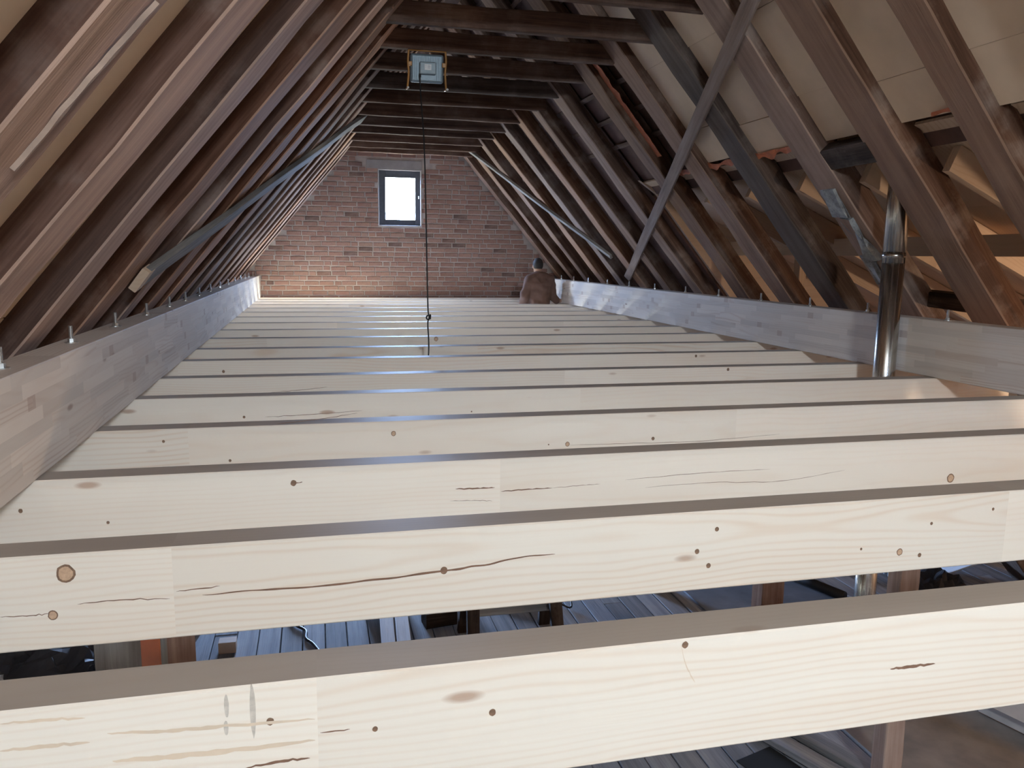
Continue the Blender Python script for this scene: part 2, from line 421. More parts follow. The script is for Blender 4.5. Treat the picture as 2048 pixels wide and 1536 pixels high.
c = k.ramp((geo, 'Random Per Island'), [(0, (.075, .045, .04)), (.08, (.24, .125, .10)), (.4, (.285, .15, .12)), (.75, (.33, .185, .15)), (1, (.31, .20, .165))])
n1 = k.noise((tc, 'Object'), 14, 6, .7)
k.col(k.mix(k.ramp(n1, [(.3, (0, 0, 0)), (.75, (.65, .65, .65))]), c, (.36, .24, .19))); k.b.inputs['Roughness'].default_value = .92
ro = bm_obj('brick_rest', rest, k.m, wall_far); tag(ro, kind='stuff')
# smooth concrete lintel over the window and mortar smear left of the beam end
bm = box_bm(1.27 * S, .05, .2 * S, .006); bm_obj('lintel', bm, plain('grey cement lintel', (.30, .27, .26), .95, vary=.15, scale=8, bump=.3), wall_far, Matrix.Translation(V(1.83, FARY, 2.04)))
# window
wn = empty('window_1', V(1.95, FARY, 1.29), 'small window high in the brick gable, glowing white with daylight', kind='structure')
M_FRAME = plain('dark painted window wood', (.045, .05, .065), .5, vary=.2)
fx0, fx1, fz0, fz1 = FW[0] + .005, FW[1] - .005, FW[2] + .005, FW[3] - .005
gx0, gx1, gz0, gz1 = 1.63, 2.32, .80, 1.76
fy = FARY + .13
def bar(nm, x0, x1, z0, z1, y, dpt, mat, par): return bm_obj(nm, box_bm((x1 - x0) * S, dpt, (z1 - z0) * S, .004), mat, par, Matrix.Translation(V((x0 + x1) / 2, y, (z0 + z1) / 2)))
bar('frame_side', fx0, gx0, fz0, fz1, fy, .06, M_FRAME, wn); bar('frame_side', gx1, fx1, fz0, fz1, fy, .06, M_FRAME, wn)
bar('frame_head', gx0, gx1, gz1, fz1, fy, .06, M_FRAME, wn); bar('frame_sill', gx0, gx1, fz0, gz0, fy, .06, M_FRAME, wn)
kg = NB('window glass'); kg.b.inputs['Base Color'].default_value = (1, 1, 1, 1)
gl = kg.n('BsdfTransparent'); gg = kg.n('BsdfGlossy'); gg.inputs['Roughness'].default_value = .02
mx = kg.n('MixShader'); mx.inputs[0].default_value = .06; kg.l(gl, 0, mx, 1); kg.l(gg, 0, mx, 2); kg.l(mx, 0, kg.out, 0)
bar('pane', gx0, gx1, gz0, gz1, fy, .006, kg.m, wn)
lt = NB('pale worn window bead'); lt.b.inputs['Base Color'].default_value = (.4, .38, .38, 1)
for a in ((fx0 - .02, fx0 + .004, fz0, fz1), (fx1 - .004, fx1 + .02, fz0, fz1), (fx0, fx1, fz1 - .004, fz1 + .02), (fx0, fx1, fz0 - .02, fz0 + .004)):
    bar('plaster_bead', *a, FARY - .02, .02, lt.m, wn)
bm_obj('latch', box_bm(.02, .03, .05, .004), M_ZINC, wn, Matrix.Translation(V(2.40, FARY + .06, 1.32)))
# floor
fl = bmesh.new(); quad(fl, V(lb.x, NEARY, -FZ - .05), V(WALLX, NEARY, -FZ - .05), V(WALLX, FARY, -FZ - .05), V(lb.x, FARY, -FZ - .05))
solid(fl, .02)
floor = tag(bm_obj('floor', fl, M_DARK), 'old boarded attic floor far below the new joists', kind='structure')
x = -4.4; rf = random.Random(11)
while x < 9.6:
    wdt = .232
    y0 = NEARY + .1
    cut = rf.uniform(4.5, 12)
    for a, b2 in ((y0, cut), (cut + .012, FARY - .1)):
        dz = rf.uniform(-.006, .006)
        timber('floor_board', V(x + wdt / 2, a, -FZ - .02 + dz), V(x + wdt / 2, b2, -FZ - .02 + dz), Vector((0, 0, 1)), wdt * S - rf.uniform(.004, .014), .028, M_BOARD, floor, 6, .003, .003)
    x += wdt

# ------------------------------------------------------------------ rafters
ORD = ['first', 'second', 'third', 'fourth', 'fifth', 'sixth', 'seventh', 'eighth', 'ninth', 'tenth', 'eleventh', 'twelfth', 'thirteenth', 'fourteenth', 'fifteenth', 'sixteenth', 'seventeenth', 'eighteenth', 'nineteenth', 'twentieth', 'twenty-first']
def rafter(side, yfar, wid, z0, z1, mat, dep=.22, label='', parent=None, wander=.008):
    yc = yfar - wid / 2
    a, b2 = (lp(z0, dep / 2), lp(z1, dep / 2)) if side < 0 else (rp_(z0, dep / 2), rp_(z1, dep / 2))
    o = timber('rafter', V3(a, yc), V3(b2, yc), NL if side < 0 else NR, wid * S, dep * S, mat, parent, 26, .012, .008, wander)
    return tag(o, label, 'rafter', 'old rafters of the %s roof slope' % ('left' if side < 0 else 'right'))
RT = RIDZ - .12
LEFT = [(1.98, .36), (2.93, .36), (3.99, .38), (5.02, .38), (6.22, .46), (7.25, .30), (8.38, .42), (9.28, .42)] + [(10.33 + 1.03 * i, .36 + .05 * math.sin(i * 2.3)) for i in range(9)]
LRAF = []
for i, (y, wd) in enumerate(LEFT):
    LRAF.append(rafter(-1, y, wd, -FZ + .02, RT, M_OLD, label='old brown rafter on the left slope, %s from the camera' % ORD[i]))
RIGHT = [(3.05, .36), (4.05, .36), (5.06, .30), (6.09, .40), (7.08, .40), (8.2, .38), (9.25, .36), (10.3, .34), (11.65, .30)] + [(12.78 + 1.03 * i, .28) for i in range(7)]
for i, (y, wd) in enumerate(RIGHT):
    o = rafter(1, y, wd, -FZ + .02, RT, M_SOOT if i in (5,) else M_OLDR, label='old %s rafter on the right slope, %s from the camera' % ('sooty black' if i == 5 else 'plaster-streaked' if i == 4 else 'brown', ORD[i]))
    if i == 4: PLR = o
# plaster crust left on one rafter
kp = NB('grey lime plaster crust'); tc = kp.n('TexCoord'); n1 = kp.noise((tc, 'Object'), 9, 6, .7)
kp.col(kp.ramp(n1, [(.3, (.10, .09, .085)), (.5, (.27, .28, .28)), (.7, (.5, .5, .47))])); kp.bump(n1, .9, .01)
for z0, z1, yo, wd in ((.02, .40, 6.86, .2), (.42, .66, 6.90, .24), (-.2, .05, 6.92, .16)):
    a, b2 = rp_(z0, -.012), rp_(z1, -.012); sd = z0
    timber('plaster_crust', V3(a, yo), V3(b2, yo), NR, wd * S, .03, kp.m, PLR, 22, .10, .014, .05)

# pale wane edge along one left rafter
wv, wf = [], []
WP = [(0.762, 2.824), (0.678, 2.809), (0.575, 2.803), (0.496, 2.792), (0.414, 2.793), (0.314, 2.794), (0.243, 2.792)]
for i in range(41):
    t = i / 40 * (len(WP) - 1); q = min(int(t), len(WP) - 2); f = t - q
    zz = WP[q][0] + (WP[q + 1][0] - WP[q][0]) * f; yy = WP[q][1] + (WP[q + 1][1] - WP[q][1]) * f
    h_ = max(.003, .007 + .016 * noise.noise((i * .21, 3, 1)))
    wv += [V3(lp(zz, -.018), yy - h_), V3(lp(zz, -.018), yy + h_)]
    if i: a = 2 * i - 2; wf.append((a, a + 2, a + 3, a + 1))
wo = mesh_obj('wane_edge', wv, wf, plain('pale dry wane', (.36, .26, .2), .85, vary=.3, scale=8), LRAF[1]); wo.modifiers.new('t', 'SOLIDIFY').thickness = .012
# collar ties
TY = [6.15, 7.15, 8.2, 9.2, 10.33, 11.43, 12.47, 13.65, 14.72, 15.65, 16.77, 17.6, 18.5]
for i, y in enumerate(TY):
    z = 2.2 + .105
    a, b2 = lp(2.2, -.02), rp_(2.2, -.02)
    o = timber('collar_tie', V(a.x - .12, y + .05, z + random.uniform(-.012, .012)), V(b2.x + .12, y + .05, z + random.uniform(-.012, .012)), Vector((0, 0, 1)), .10 * S, .205 * S, M_TIE, None, 14, .008, .006, .006)
    tag(o, 'dark brown collar tie across the rafters, %s from the camera' % ORD[i], 'collar tie', 'collar ties under the ridge')

# fibre sheets between the rafters (upper right and near left), old covering cut off on the right
def sheet(side, y0, y1, z0, z1, d, mat=M_PANEL):
    f = lp if side < 0 else rp_
    vs = []
    for dd in (d, d + .02):
        for (yy, zz) in ((y0, z0), (y1, z0), (y1, z1), (y0, z1)): vs.append(V3(f(zz, dd), yy))
    return mesh_obj('sheet', vs, [(0, 1, 2, 3), (7, 6, 5, 4), (0, 4, 5, 1), (1, 5, 6, 2), (2, 6, 7, 3), (3, 7, 4, 0)], mat, ceiling)
rs = random.Random(5)
edges = [NEARY] + [y for y, w_ in RIGHT]
for i in range(1, len(RIGHT)):
    y0 = RIGHT[i - 1][0] - .02; y1 = RIGHT[i][0] - RIGHT[i][1] + .02
    if y1 > 9.97: break
    zs = [CUTZ + rs.uniform(-.03, .03), 1.32 + rs.uniform(-.05, .05), 2.0, 2.75, RIDZ - .1]
    for k in range(4): sheet(1, y0, y1, zs[k] + .003, zs[k + 1], .10 + rs.uniform(0, .012))
sheet(1, NEARY + .1, RIGHT[0][0] - RIGHT[0][1] + .02, CUTZ, RIDZ - .1, .1)
for i in range(1, len(LEFT)):
    y0 = LEFT[i - 1][0] - .02; y1 = LEFT[i][0] - LEFT[i][1] + .02
    if y1 > 9: break
    zs = [-2.4, -.6 + rs.uniform(-.2, .2), 1.6 + rs.uniform(-.2, .2), RIDZ - .1]
    for k in range(3): sheet(-1, y0, y1, zs[k] + .008, zs[k + 1], .14)
sheet(-1, NEARY + .1, LEFT[0][0] - LEFT[0][1] + .02, -2.4, RIDZ - .1, .14)
# torn membrane along the cut
def torn(y0, y1, z, h, d, mat):
    n = 26; vs, fs = [], []
    for i in range(n + 1):
        yy = y0 + (y1 - y0) * i / n
        up = z + h * (.5 + .5 * noise.noise((yy * 4, 1, z))) ; dn = z - h * (.5 + 1.0 * noise.noise((yy * 6, 5, z)))
        for kx, zz in enumerate((dn, z, up)):
            vs.append(V3(rp_(zz, d - .03 * noise.noise((yy * 5, kx * 3, 2)) - .01), yy))
    for i in range(n):
        for j in range(2): a = i * 3 + j; fs.append((a, a + 3, a + 4, a + 1))
    o = mesh_obj('torn_membrane', vs, fs, mat, ceiling)
    o.modifiers.new('t', 'SOLIDIFY').thickness = .003
for i in (5, 6, 7):
    torn(RIGHT[i - 1][0] - .02, RIGHT[i][0] - RIGHT[i][1] + .02, CUTZ + .0, .05, .09, M_ORANGE)
torn(RIGHT[2][0] + .02, RIGHT[2][0] + .25, CUTZ + .03, .02, .085, M_ORANGE)

# ------------------------------------------------------------------ lean-to on the right
deck = empty('ceiling', V(7, 4, DK(7)), 'pale boarded deck of the lean-to roof behind the right rafters', kind='structure')
dn = Vector((.45, 0, 1)).normalized(); ds = Vector((1, 0, -.45)).normalized()
xx = 4.62; k = 0
while xx < WALLX - .1:
    x1 = min(xx + .62, WALLX + .1)
    bm = bmesh.new()
    vs = [V(xx + .004, NEARY, DK(xx)), V(xx + .004, 11.2, DK(xx)), V(x1, 11.2, DK(x1)), V(x1, NEARY, DK(x1))]
    vs2 = [v + dn * .02 for v in vs]
    mesh_obj('deck_board', vs + vs2, [(0, 1, 2, 3), (7, 6, 5, 4), (0, 4, 5, 1), (1, 5, 6, 2), (2, 6, 7, 3), (3, 7, 4, 0)], M_PALE, deck)
    xx = x1
rb_ = bmesh.new(); quad(rb_, V(4.66, NEARY - .2, DK(4.66) + .04), V(4.66, 11.4, DK(4.66) + .04), V(WALLX + .3, 11.4, DK(WALLX + .3) + .04), V(WALLX + .3, NEARY - .2, DK(WALLX + .3) + .04)); solid(rb_, .02)
bm_obj('roofing_sheet', rb_, M_DARK, deck)
LEANY = [2.52 + 1.02 * i for i in range(8)]
for i, y in enumerate(LEANY):
    a, b2 = Vector((4.95, 0, DK(4.95))) - dn * .115, Vector((WALLX, 0, DK(WALLX))) - dn * .115
    o = timber('lean_to_rafter', V3(a, y), V3(b2, y), dn, .08 * S, .22 * S, M_PALE, None, 6, .002, .002)
    tag(o, 'pale new lean-to rafter behind the right slope, %s from the camera' % ORD[i], 'rafter', 'pale rafters of the lean-to')
o = timber('purlin', V(6.1, 1.2, .15), V(6.1, 11.1, .15), Vector((0, 0, 1)), .16 * S, .2 * S, M_PALE, None, 8, .003, .003)
tag(o, 'long pale purlin running behind the right rafters under the lean-to', 'purlin')
o = timber('trimmer', V3(rp_(.89, .07), 6.06), V3(rp_(.885, .07), 7.0), NR, .21 * S, .13 * S, M_DARK, None, 10, .006, .006, .004)
tag(o, 'short blackened trimmer timber between two right rafters', 'trimmer')
o = timber('sill_timber', V(5.86, 5.75, -.40), V(5.86, 7.05, -.36), Vector((0, 0, 1)), .2 * S, .16 * S, M_DARK, None, 10, .01, .008, .01)
tag(o, 'short dark old timber lying behind the flue pipe on the right beam', 'timber')
o = timber('stud', V(6.25, 9.62, -FZ), V(6.25, 9.62, .05), Vector((0, 1, 0)), .1 * S, .14 * S, M_PALE, None, 4)
tag(o, 'pale new stud standing under the purlin behind the right beam', 'stud')

# ------------------------------------------------------------------ joists
JY = [1.845, 2.84, 3.815, 4.83, 5.86, 6.8, 7.88, 8.82, 9.9, 10.98, 12.08, 13.2, 14.28, 15.36, 16.4, 17.3, 18.3, 19.0]
JT, JH = .152, .332
JOINT = {}
joists = []
for i, y in enumerate(JY):
    x0, x1 = -1.84 + random.uniform(-.03, .03), 6.0 + random.uniform(-.05, .05)
    o = timber('joist', V(x0, y + JT / 2, -1 - JH / 2), V(x1, y + JT / 2, -1 - JH / 2), Vector((0, 0, 1)), JT * S, JH * S, M_JOIST, None, 6, 0, .004, seed=i)
    tag(o, 'new pale spruce joist across the attic, %s from the camera' % ORD[i], 'joist', 'new spruce joists')
    xs_ = {0: -.021, 1: -.503, 2: .873}.get(i)
    o['joint'] = random.uniform(20, 300) if xs_ is None else 2.6 * (11 + 7 * i) - (xs_ - (x0 + x1) / 2) * S
    joists.append(o)

# ------------------------------------------------------------------ edge beams
def beam(name, xin, xout, label):
    o = timber(name, V((xin + xout) / 2, -2.2, -.7515), V((xin + xout) / 2, FARY - .12, -.7515), Vector((0, 0, 1)), abs(xout - xin) * S, .493 * S, M_GLULAM, None, 6, 0, .004)
    return tag(o, label, 'beam', 'glued edge beams')
beamL = beam('edge_beam', -1.21, -1.41, 'long grey glued laminated beam bolted along the left joist ends')
beamR = beam('edge_beam', 5.20, 5.40, 'long grey glued laminated beam bolted along the right joist ends, behind the flue')
def hexa(r, h):
    bm = bmesh.new(); bmesh.ops.create_cone(bm, cap_ends=True, segments=6, radius1=r, radius2=r, depth=h); return bm
def cyl(r, h, n=14, r2=None):
    bm = bmesh.new(); bmesh.ops.create_cone(bm, cap_ends=True, segments=n, radius1=r, radius2=r if r2 is None else r2, depth=h); return bm
def me_of(bm, mat):
    bmesh.ops.recalc_face_normals(bm, faces=bm.faces[:]); me = D.meshes.new('bolt'); bm.to_mesh(me); bm.free(); me.materials.append(mat); return me
rod = bmesh.new()
for i in range(17):   # threaded rod as a stack of ridges
    for r, zz in ((.0072, i * .0045), (.008, i * .0045 + .00225)):
        for k in range(12): rod.verts.new((r * math.cos(k * math.pi / 6), r * math.sin(k * math.pi / 6), zz))
rod.verts.ensure_lookup_table()
for i in range(33):
    for k in range(12): rod.faces.new([rod.verts[i * 12 + k], rod.verts[i * 12 + (k + 1) % 12], rod.verts[i * 12 + 12 + (k + 1) % 12], rod.verts[i * 12 + 12 + k]])
rod.faces.new([rod.verts[33 * 12 + k] for k in range(12)])
ME_ROD, ME_NUT, ME_WASH = me_of(rod, M_ZINC), me_of(hexa(.0138, .014), M_ZINC), me_of(cyl(.026, .004, 18), M_ZINC)
def bolt(x, y, par):
    p = V(x, y, -.505)
    b_ = put(D.objects.new('bolt', ME_ROD), Matrix.Translation(p + Vector((0, 0, -.004))), par)
    put(D.objects.new('washer', ME_WASH), Matrix.Translation(p + Vector((0, 0, .002))), b_)
    put(D.objects.new('nut', ME_NUT), Matrix.Translation(p + Vector((0, 0, .011))) @ Matrix.Rotation(random.random(), 4, 'Z'), b_)
for y in [1.9, 2.85, 3.83, 4.87, 5.9, 6.95, 8.0, 8.95, 10.0, 11.05, 12.15, 13.25, 14.35, 15.4, 16.4, 17.3, 18.4]: bolt(-1.315, y, beamL)
for y in [3.85, 4.9, 5.9, 6.95, 7.92, 8.94, 10.02, 11.04, 12.16, 13.26, 14.35, 15.45, 16.4, 17.29, 18.3]: bolt(5.30, y, beamR)

# ------------------------------------------------------------------ braces nailed under the rafters
def brace(p0, p1, up, wid, th, mat, label):
    o = timber('brace', p0, p1, up, wid * S, th * S, mat, None, 14, .003, .003, .01)
    return tag(o, label, 'brace')
b1 = brace(V3(rp_(2.75, -.04), 4.2), V3(rp_(-.34, -.04), 13.95), NR, .135, .05, M_BRACE, 'long grey plank brace slanting across the right rafters')
b2_ = brace(V3(rp_(2.33, -.04), 18.0), V3(rp_(.03, -.04), 14.0), NR, .10, .05, M_GREYW, 'thin grey brace slanting across the far right rafters towards the gable')
b3 = brace(V3(lp(-.17, -.04), 6.2), V3(lp(2.32, -.04), 14.56), NL, .19, .05, M_GREYW, 'twisted grey plank brace across the left rafters with a fresh sawn end')
d3 = (V3(lp(2.32, -.04), 14.56) - V3(lp(-.17, -.04), 6.2)).normalized(); e3 = V3(lp(-.17, -.04), 6.2)
timber('sawn_end', e3 - d3 * .03, e3 + d3 * .05, NL, .195 * S, .056 * S, M_PALE, b3, 2, 0, .003)

# ------------------------------------------------------------------ flue pipe
PX, PY = 5.075, 6.36
fr = .097 * S
flue = empty('flue_pipe', V(PX, PY, -FZ), 'tall shiny stainless steel flue pipe rising between the joists in front of the right beam', 'pipe')
def vcyl(name, x, y, z0, z1, r, mat, par, n=40):
    bm = cyl(r, (z1 - z0) * S, n); return bm_obj(name, bm, mat, par, Matrix.Translation(V(x, y, (z0 + z1) / 2)), False)
def smooth_sides(o):
    for p in o.data.polygons: p.use_smooth = len(p.vertices) == 4
for z0, z1, r in ((-FZ + .01, -2.4, fr), (-2.4, -.02, fr * .985), (-.02, 1.0, fr * 1.0)):
    smooth_sides(vcyl('pipe_section', PX, PY, z0, z1 + .06, r, M_STEEL, flue))
for zz in (-2.36, .02):
    smooth_sides(vcyl('joint_band', PX, PY, zz, zz + .05, fr * 1.03, M_STEEL, flue))

# ------------------------------------------------------------------ work light and its cable
LPX, LPY, LPZ = 1.245, 9.27, 2.02
lm = empty('work_light', V(LPX, LPY, LPZ), 'grey floodlight hung upside down by its orange stand under a collar tie', 'work light')
M_LBODY = plain('grey blue cast housing', (.20, .25, .28), .45, .3, .12, 30)
M_LBOX = plain('driver box grey', (.27, .33, .36), .5, .2, .08, 30)
M_AMBER = plain('orange painted tube', (.42, .20, .05), .45, vary=.15)
M_LABEL = plain('white rating label', (.8, .82, .82), .5, vary=.03)
M_TIP = plain('white rubber foot', (.75, .75, .72), .6)
M_BLACK = plain('black rubber cable', (.012, .012, .013), .5)
T = Matrix.Translation(V(LPX, LPY, LPZ)) @ Matrix.Rotation(math.radians(6), 4, 'X') @ Matrix.Rotation(math.radians(-3), 4, 'Z')
def lpart(name, bm, mat, x, y, z, par=lm, rot=None): return bm_obj(name, bm, mat, par, T @ Matrix.Translation((x, y, z)) @ (rot or Matrix()))
hs = lpart('housing', box_bm(.275, .05, .225, .02, 3), M_LBODY, 0, .02, 0)
fin = bmesh.new()
for i in range(17):
    g = bmesh.ops.create_cube(fin, size=1); bmesh.ops.scale(fin, vec=(.004, .016, .175 if i < 3 or i > 13 else .038), verts=g['verts'])
    bmesh.ops.translate(fin, vec=(-.112 + .014 * i, -.008, 0 if i < 3 or i > 13 else .068), verts=g['verts'])
tag(lpart('cooling_fins', fin, M_LBODY, 0, -.004, 0, hs), kind='stuff')
lpart('rim', box_bm(.245, .012, .195, .004), M_LBODY, 0, -.003, 0, hs)
db = lpart('driver_box', box_bm(.135, .05, .095, .008), M_LBOX, .005, -.03, -.002)
lpart('rating_label', box_bm(.055, .002, .045, 0), M_LABEL, .005, -.056, .004, db)
prn = bmesh.new()
for i, (x, z, wd) in enumerate([(-.017, .014, .01), (.008, .014, .024), (.008, .007, .022), (.008, 0, .024), (.008, -.007, .02), (-.017, .0, .008)]):
    g = bmesh.ops.create_cube(prn, size=1); bmesh.ops.scale(prn, vec=(wd, .0005, .002), verts=g['verts']); bmesh.ops.translate(prn, vec=(x, 0, z), verts=g['verts'])
tag(lpart('label_print', prn, plain('label grey print', (.3, .33, .36), .6), .005, -.0573, .004, db), kind='stuff')
lpart('glass_pane', box_bm(.24, .004, .19, .001), plain('frosted lamp glass', (.7, .72, .72), .15), 0, .047, 0)
lpart('cable_gland', cyl(.009, .03, 10), M_BLACK, -.058, -.035, -.06)
P3 = lambda x, y, z: (T @ Vector((x, y, z)))
for s_ in (-1, 1):
    tube('stand_tube', spline([P3(s_ * .150, -.01, .135), P3(s_ * .156, -.012, .05), P3(s_ * .150, -.012, -.04), P3(s_ * .160, -.02, -.16)], 6), .0085, M_AMBER, lm)
    tube('stand_foot', [P3(s_ * .160, -.085, -.163), P3(s_ * .160, .10, -.158)], .008, M_AMBER, lm)
    tube('foot_tip', [P3(s_ * .160, -.12, -.166), P3(s_ * .160, -.085, -.163)], .0095, M_TIP, lm)
    lpart('side_clamp', box_bm(.03, .03, .035, .004), M_AMBER, s_ * .138, -.006, .03)
tube('stand_crossbar', [P3(-.150, -.01, .135), P3(.150, -.01, .135)], .0085, M_AMBER, lm)
cg = P3(-.058, -.035, -.075)
pts = [cg, cg + Vector((.002, -.01, -.12)), V(1.175, 9.0, 1.2), V(1.17, 8.85, .6), V(1.16, 8.7, .0), V(1.155, 8.58, -.55), V(1.165, 8.56, -.66), V(1.145, 8.52, -.72), V(1.145, 8.45, -.95), V(1.14, 8.42, -1.5), V(1.3, 8.5, -2.6), V(1.5, 9.0, -3.95), V(1.9, 9.3, -4.07)]
cb = empty('cable', pts[0], 'thin black cable hanging from the floodlight down between the joists', 'cable')
tube('cord', spline(pts, 10), .0055, M_BLACK, cb)
kc = V(1.158, 8.565, -.66)
tube('knot', [kc + Vector((.016 * math.cos(t), .010 * math.sin(t * 2), .022 * math.sin(t) + .004 * t - .012)) for t in [i * .35 for i in range(20)]], .0062, M_BLACK, cb)

ll = D.lights.new('work light beam', 'AREA'); ll.shape = 'RECTANGLE'; ll.size = .22; ll.size_y = .17; ll.energy = 10; ll.color = (1, .95, .88); ll.spread = math.radians(92)
lo = D.objects.new('work light beam', ll); C.objects.link(lo); lo.matrix_world = T @ Matrix.Translation((0, .056, 0)) @ Matrix.Rotation(math.radians(44), 4, 'X')
# ------------------------------------------------------------------ posts and things on the old floor
M_POST = wood_old('reddish old post', (.06, .028, .018), (.17, .085, .055), (.28, .17, .12), patch_amt=.4)
M_POSTP = wood_old('pinkish post', (.16, .095, .07), (.30, .19, .145), (.42, .30, .24), patch_amt=.4)
M_LITSIDE = plain('orange lit post side', (.50, .13, .045), .6, vary=.15, scale=12)
M_WHITEP = wood_old('whitewashed plank', (.55, .58, .62), (.72, .75, .8), (.85, .87, .9), patch=(.7, .7, .7), patch_amt=.3)
ZU = Vector((0, 0, 1))
def post(x, y, z1, wid, dep, mat, label, up=Vector((0, 1, 0)), z0=-FZ):
    o = timber('post', V(x, y, z0), V(x, y, z1), up, wid * S, dep * S, mat, None, 8, .006, .006)
    return tag(o, label, 'post')
pA = post(-.72, 3.90, -1.335, .165, .165, M_POST, 'square brown post with one side painted red orange as warm light, below the joists', Vector((.72, .69, 0)))
timber('lit_side', V(-.79, 3.845, -FZ), V(-.79, 3.845, -1.4), Vector((-.69, -.72, 0)), .150 * S, .02 * S, M_LITSIDE, pA, 2)  # orange strip paints warm light on this side of the post
timber('edge_strip', V(-.725, 3.785, -FZ), V(-.725, 3.785, -1.4), Vector((0, -1, 0)), .028 * S, .02 * S, M_GREYW, pA, 2)
post(3.76, 5.94, -1.335, .215, .16, M_POST, 'reddish brown post standing below the joists left of the flue')
post(4.24, 4.905, -1.335, .172, .14, M_POSTP, 'pinkish sawn post standing below the joists right of the flue')
post(4.06, 8.9, -1.335, .2, .16, M_DARK, 'dark squat old post far below the joists, beside the dark sheet')
o = timber('board', V(-1.17, 4.86, -FZ), V(-1.20, 4.93, -1.4), Vector((0, 1, 0)), .26 * S, .03, M_GREYW, None, 6)
tag(o, 'wide grey board leaning upright beside the red orange post', 'board')
o = timber('plank', V(-1.55, 8.0, -FZ + .03), V(-1.0, 9.4, -FZ + .5), ZU, .26 * S, .03, M_BOARD, None, 6)
tag(o, 'blue grey plank propped aslant behind the red orange post', 'plank')
o = bm_obj('offcut', box_bm(.13, .1, .09, .003), M_PALE, None, Matrix.Translation(V(-.98, 8.33, -FZ + .06))); tag(o, 'small pale wood offcut on the blue grey floor boards', 'offcut')
o = tube('cord', spline([V(-.45, 9.2, -FZ + .01), V(-.33, 8.8, -FZ + .015), V(-.2, 8.6, -FZ + .015), V(-.19, 8.4, -FZ + .015), V(-.1, 8.22, -FZ + .015), V(.1, 7.6, -FZ + .015)], 8), .012, M_BLACK)
tag(o, 'thin black cord snaking over the bare floor boards', 'cord')
for i, (x, ex, nm) in enumerate(((.59, .0, 'whitewashed plank lying nearer the black cord'), (.735, .02, 'whitewashed plank lying nearer the dark old beams'))):
    o = timber('plank', V(x - .05 + .02, 6.6, -3.72), V(x + .10 + ex, 9.2, -3.72), ZU, .135 * S, .04, M_WHITEP, None, 4, .004); tag(o, nm, 'plank', 'pair of whitewashed planks')
for y_ in (6.9, 8.9):
    o = timber('bearer', V(.45, y_, -3.93), V(.95, y_, -3.93), ZU, .16 * S, .30 * S, M_DARK, None, 4, .006)
    tag(o, 'dark block carrying the %s ends of the whitewashed planks' % ('near' if y_ < 8 else 'far'), 'block')
for y_, z_, nm in ((8.95, -3.98, 'far dark old beam lying crosswise on the floor boards'), (8.45, -4.0, 'near dark old beam lying crosswise on the floor boards')):
    o = timber('beam', V(1.08, y_, z_), V(1.62 if y_ > 8.6 else 1.43, y_ + .05, z_), ZU, .22 * S, .17 * S, M_DARK, None, 8, .012, .01, .01); tag(o, nm, 'beam')
# sawhorse
sh = empty('sawhorse', V(1.95, 7.95, -FZ), 'dark wooden sawhorse standing on the floor below the joists', 'sawhorse')
zt = -FZ + 1.0
timber('top_rail', V(1.40, 7.95, zt), V(2.50, 7.95, zt), ZU, .12 * S, .12 * S, M_DARK, sh, 6)
for sx_ in (1.52, 2.38):
    for sy_ in (-1, 1):
        timber('leg', V(sx_ + (.03 if sx_ > 2 else -.03), 7.95 + sy_ * .30, -FZ), V(sx_, 7.95 + sy_ * .05, zt - .05), Vector((1, 0, 0)), .07 * S, .13 * S, M_DARK, sh, 4, .004)
    timber('leg_brace', V(sx_, 7.72, -3.72), V(sx_, 8.18, -3.72), ZU, .04 * S, .10 * S, M_DARK, sh, 3)
timber('stretcher', V(1.52, 7.95, -3.74), V(2.38, 7.95, -3.74), ZU, .05 * S, .11 * S, M_GREYW, sh, 4)
# cable coil
M_YEL = plain('yellow hose', (.65, .42, .05), .5)
cl = empty('cable_coil', V(2.25, 8.95, -FZ), 'yellow and black cable coil lying on the floor behind the sawhorse', 'coil')
for i in range(7):
    r = .10 + .022 * i; zz = .015 + .014 * (3 - abs(3 - i))
    cpt = V(2.25, 9.0, -FZ)
    tube('coil_turn', [cpt + Vector((r * math.cos(a * .35), r * math.sin(a * .35), zz + .004 * math.sin(a))) for a in range(19)], .012, M_YEL if i < 5 else M_BLACK, cl, 6)
o = tube('cord', [V(2.76, 8.62, -FZ + .03) + Vector((.07 * math.cos(t), .09 * math.sin(t), .02 + .02 * math.sin(t * 2))) for t in [i * .4 for i in range(17)]], .008, M_BLACK); tag(o, 'small loop of black cord on the floor right of the sawhorse', 'cord')
# right part of the floor
def slab(name, x0, x1, y0, y1, z, th, mat, label, cat, rot=0):
    cx_, cy_ = (x0 + x1) / 2, (y0 + y1) / 2
    o = bm_obj(name, box_bm((x1 - x0) * S, (y1 - y0) * S, th, .003), mat, None, Matrix.Translation(V(cx_, cy_, z) + Vector((0, 0, th / 2))) @ Matrix.Rotation(rot, 4, 'Z'))
    return tag(o, label, cat)
M_SHEET = plain('dusty chipboard', (.23, .195, .16), .9, vary=.3, scale=4)
M_SHEETD = plain('dark blue grey board', (.14, .15, .17), .85, vary=.25, scale=4)
slab('chipboard_sheet', 4.42, 6.9, 3.2, 6.9, -FZ + .005, .018, M_SHEET, 'large dusty brown sheet lying on the floor beside the pinkish post', 'sheet')
slab('dark_sheet', 4.35, 6.1, 7.9, 10.5, -FZ + .005, .018, M_SHEETD, 'large dark blue grey sheet on the floor behind the reddish post', 'sheet')
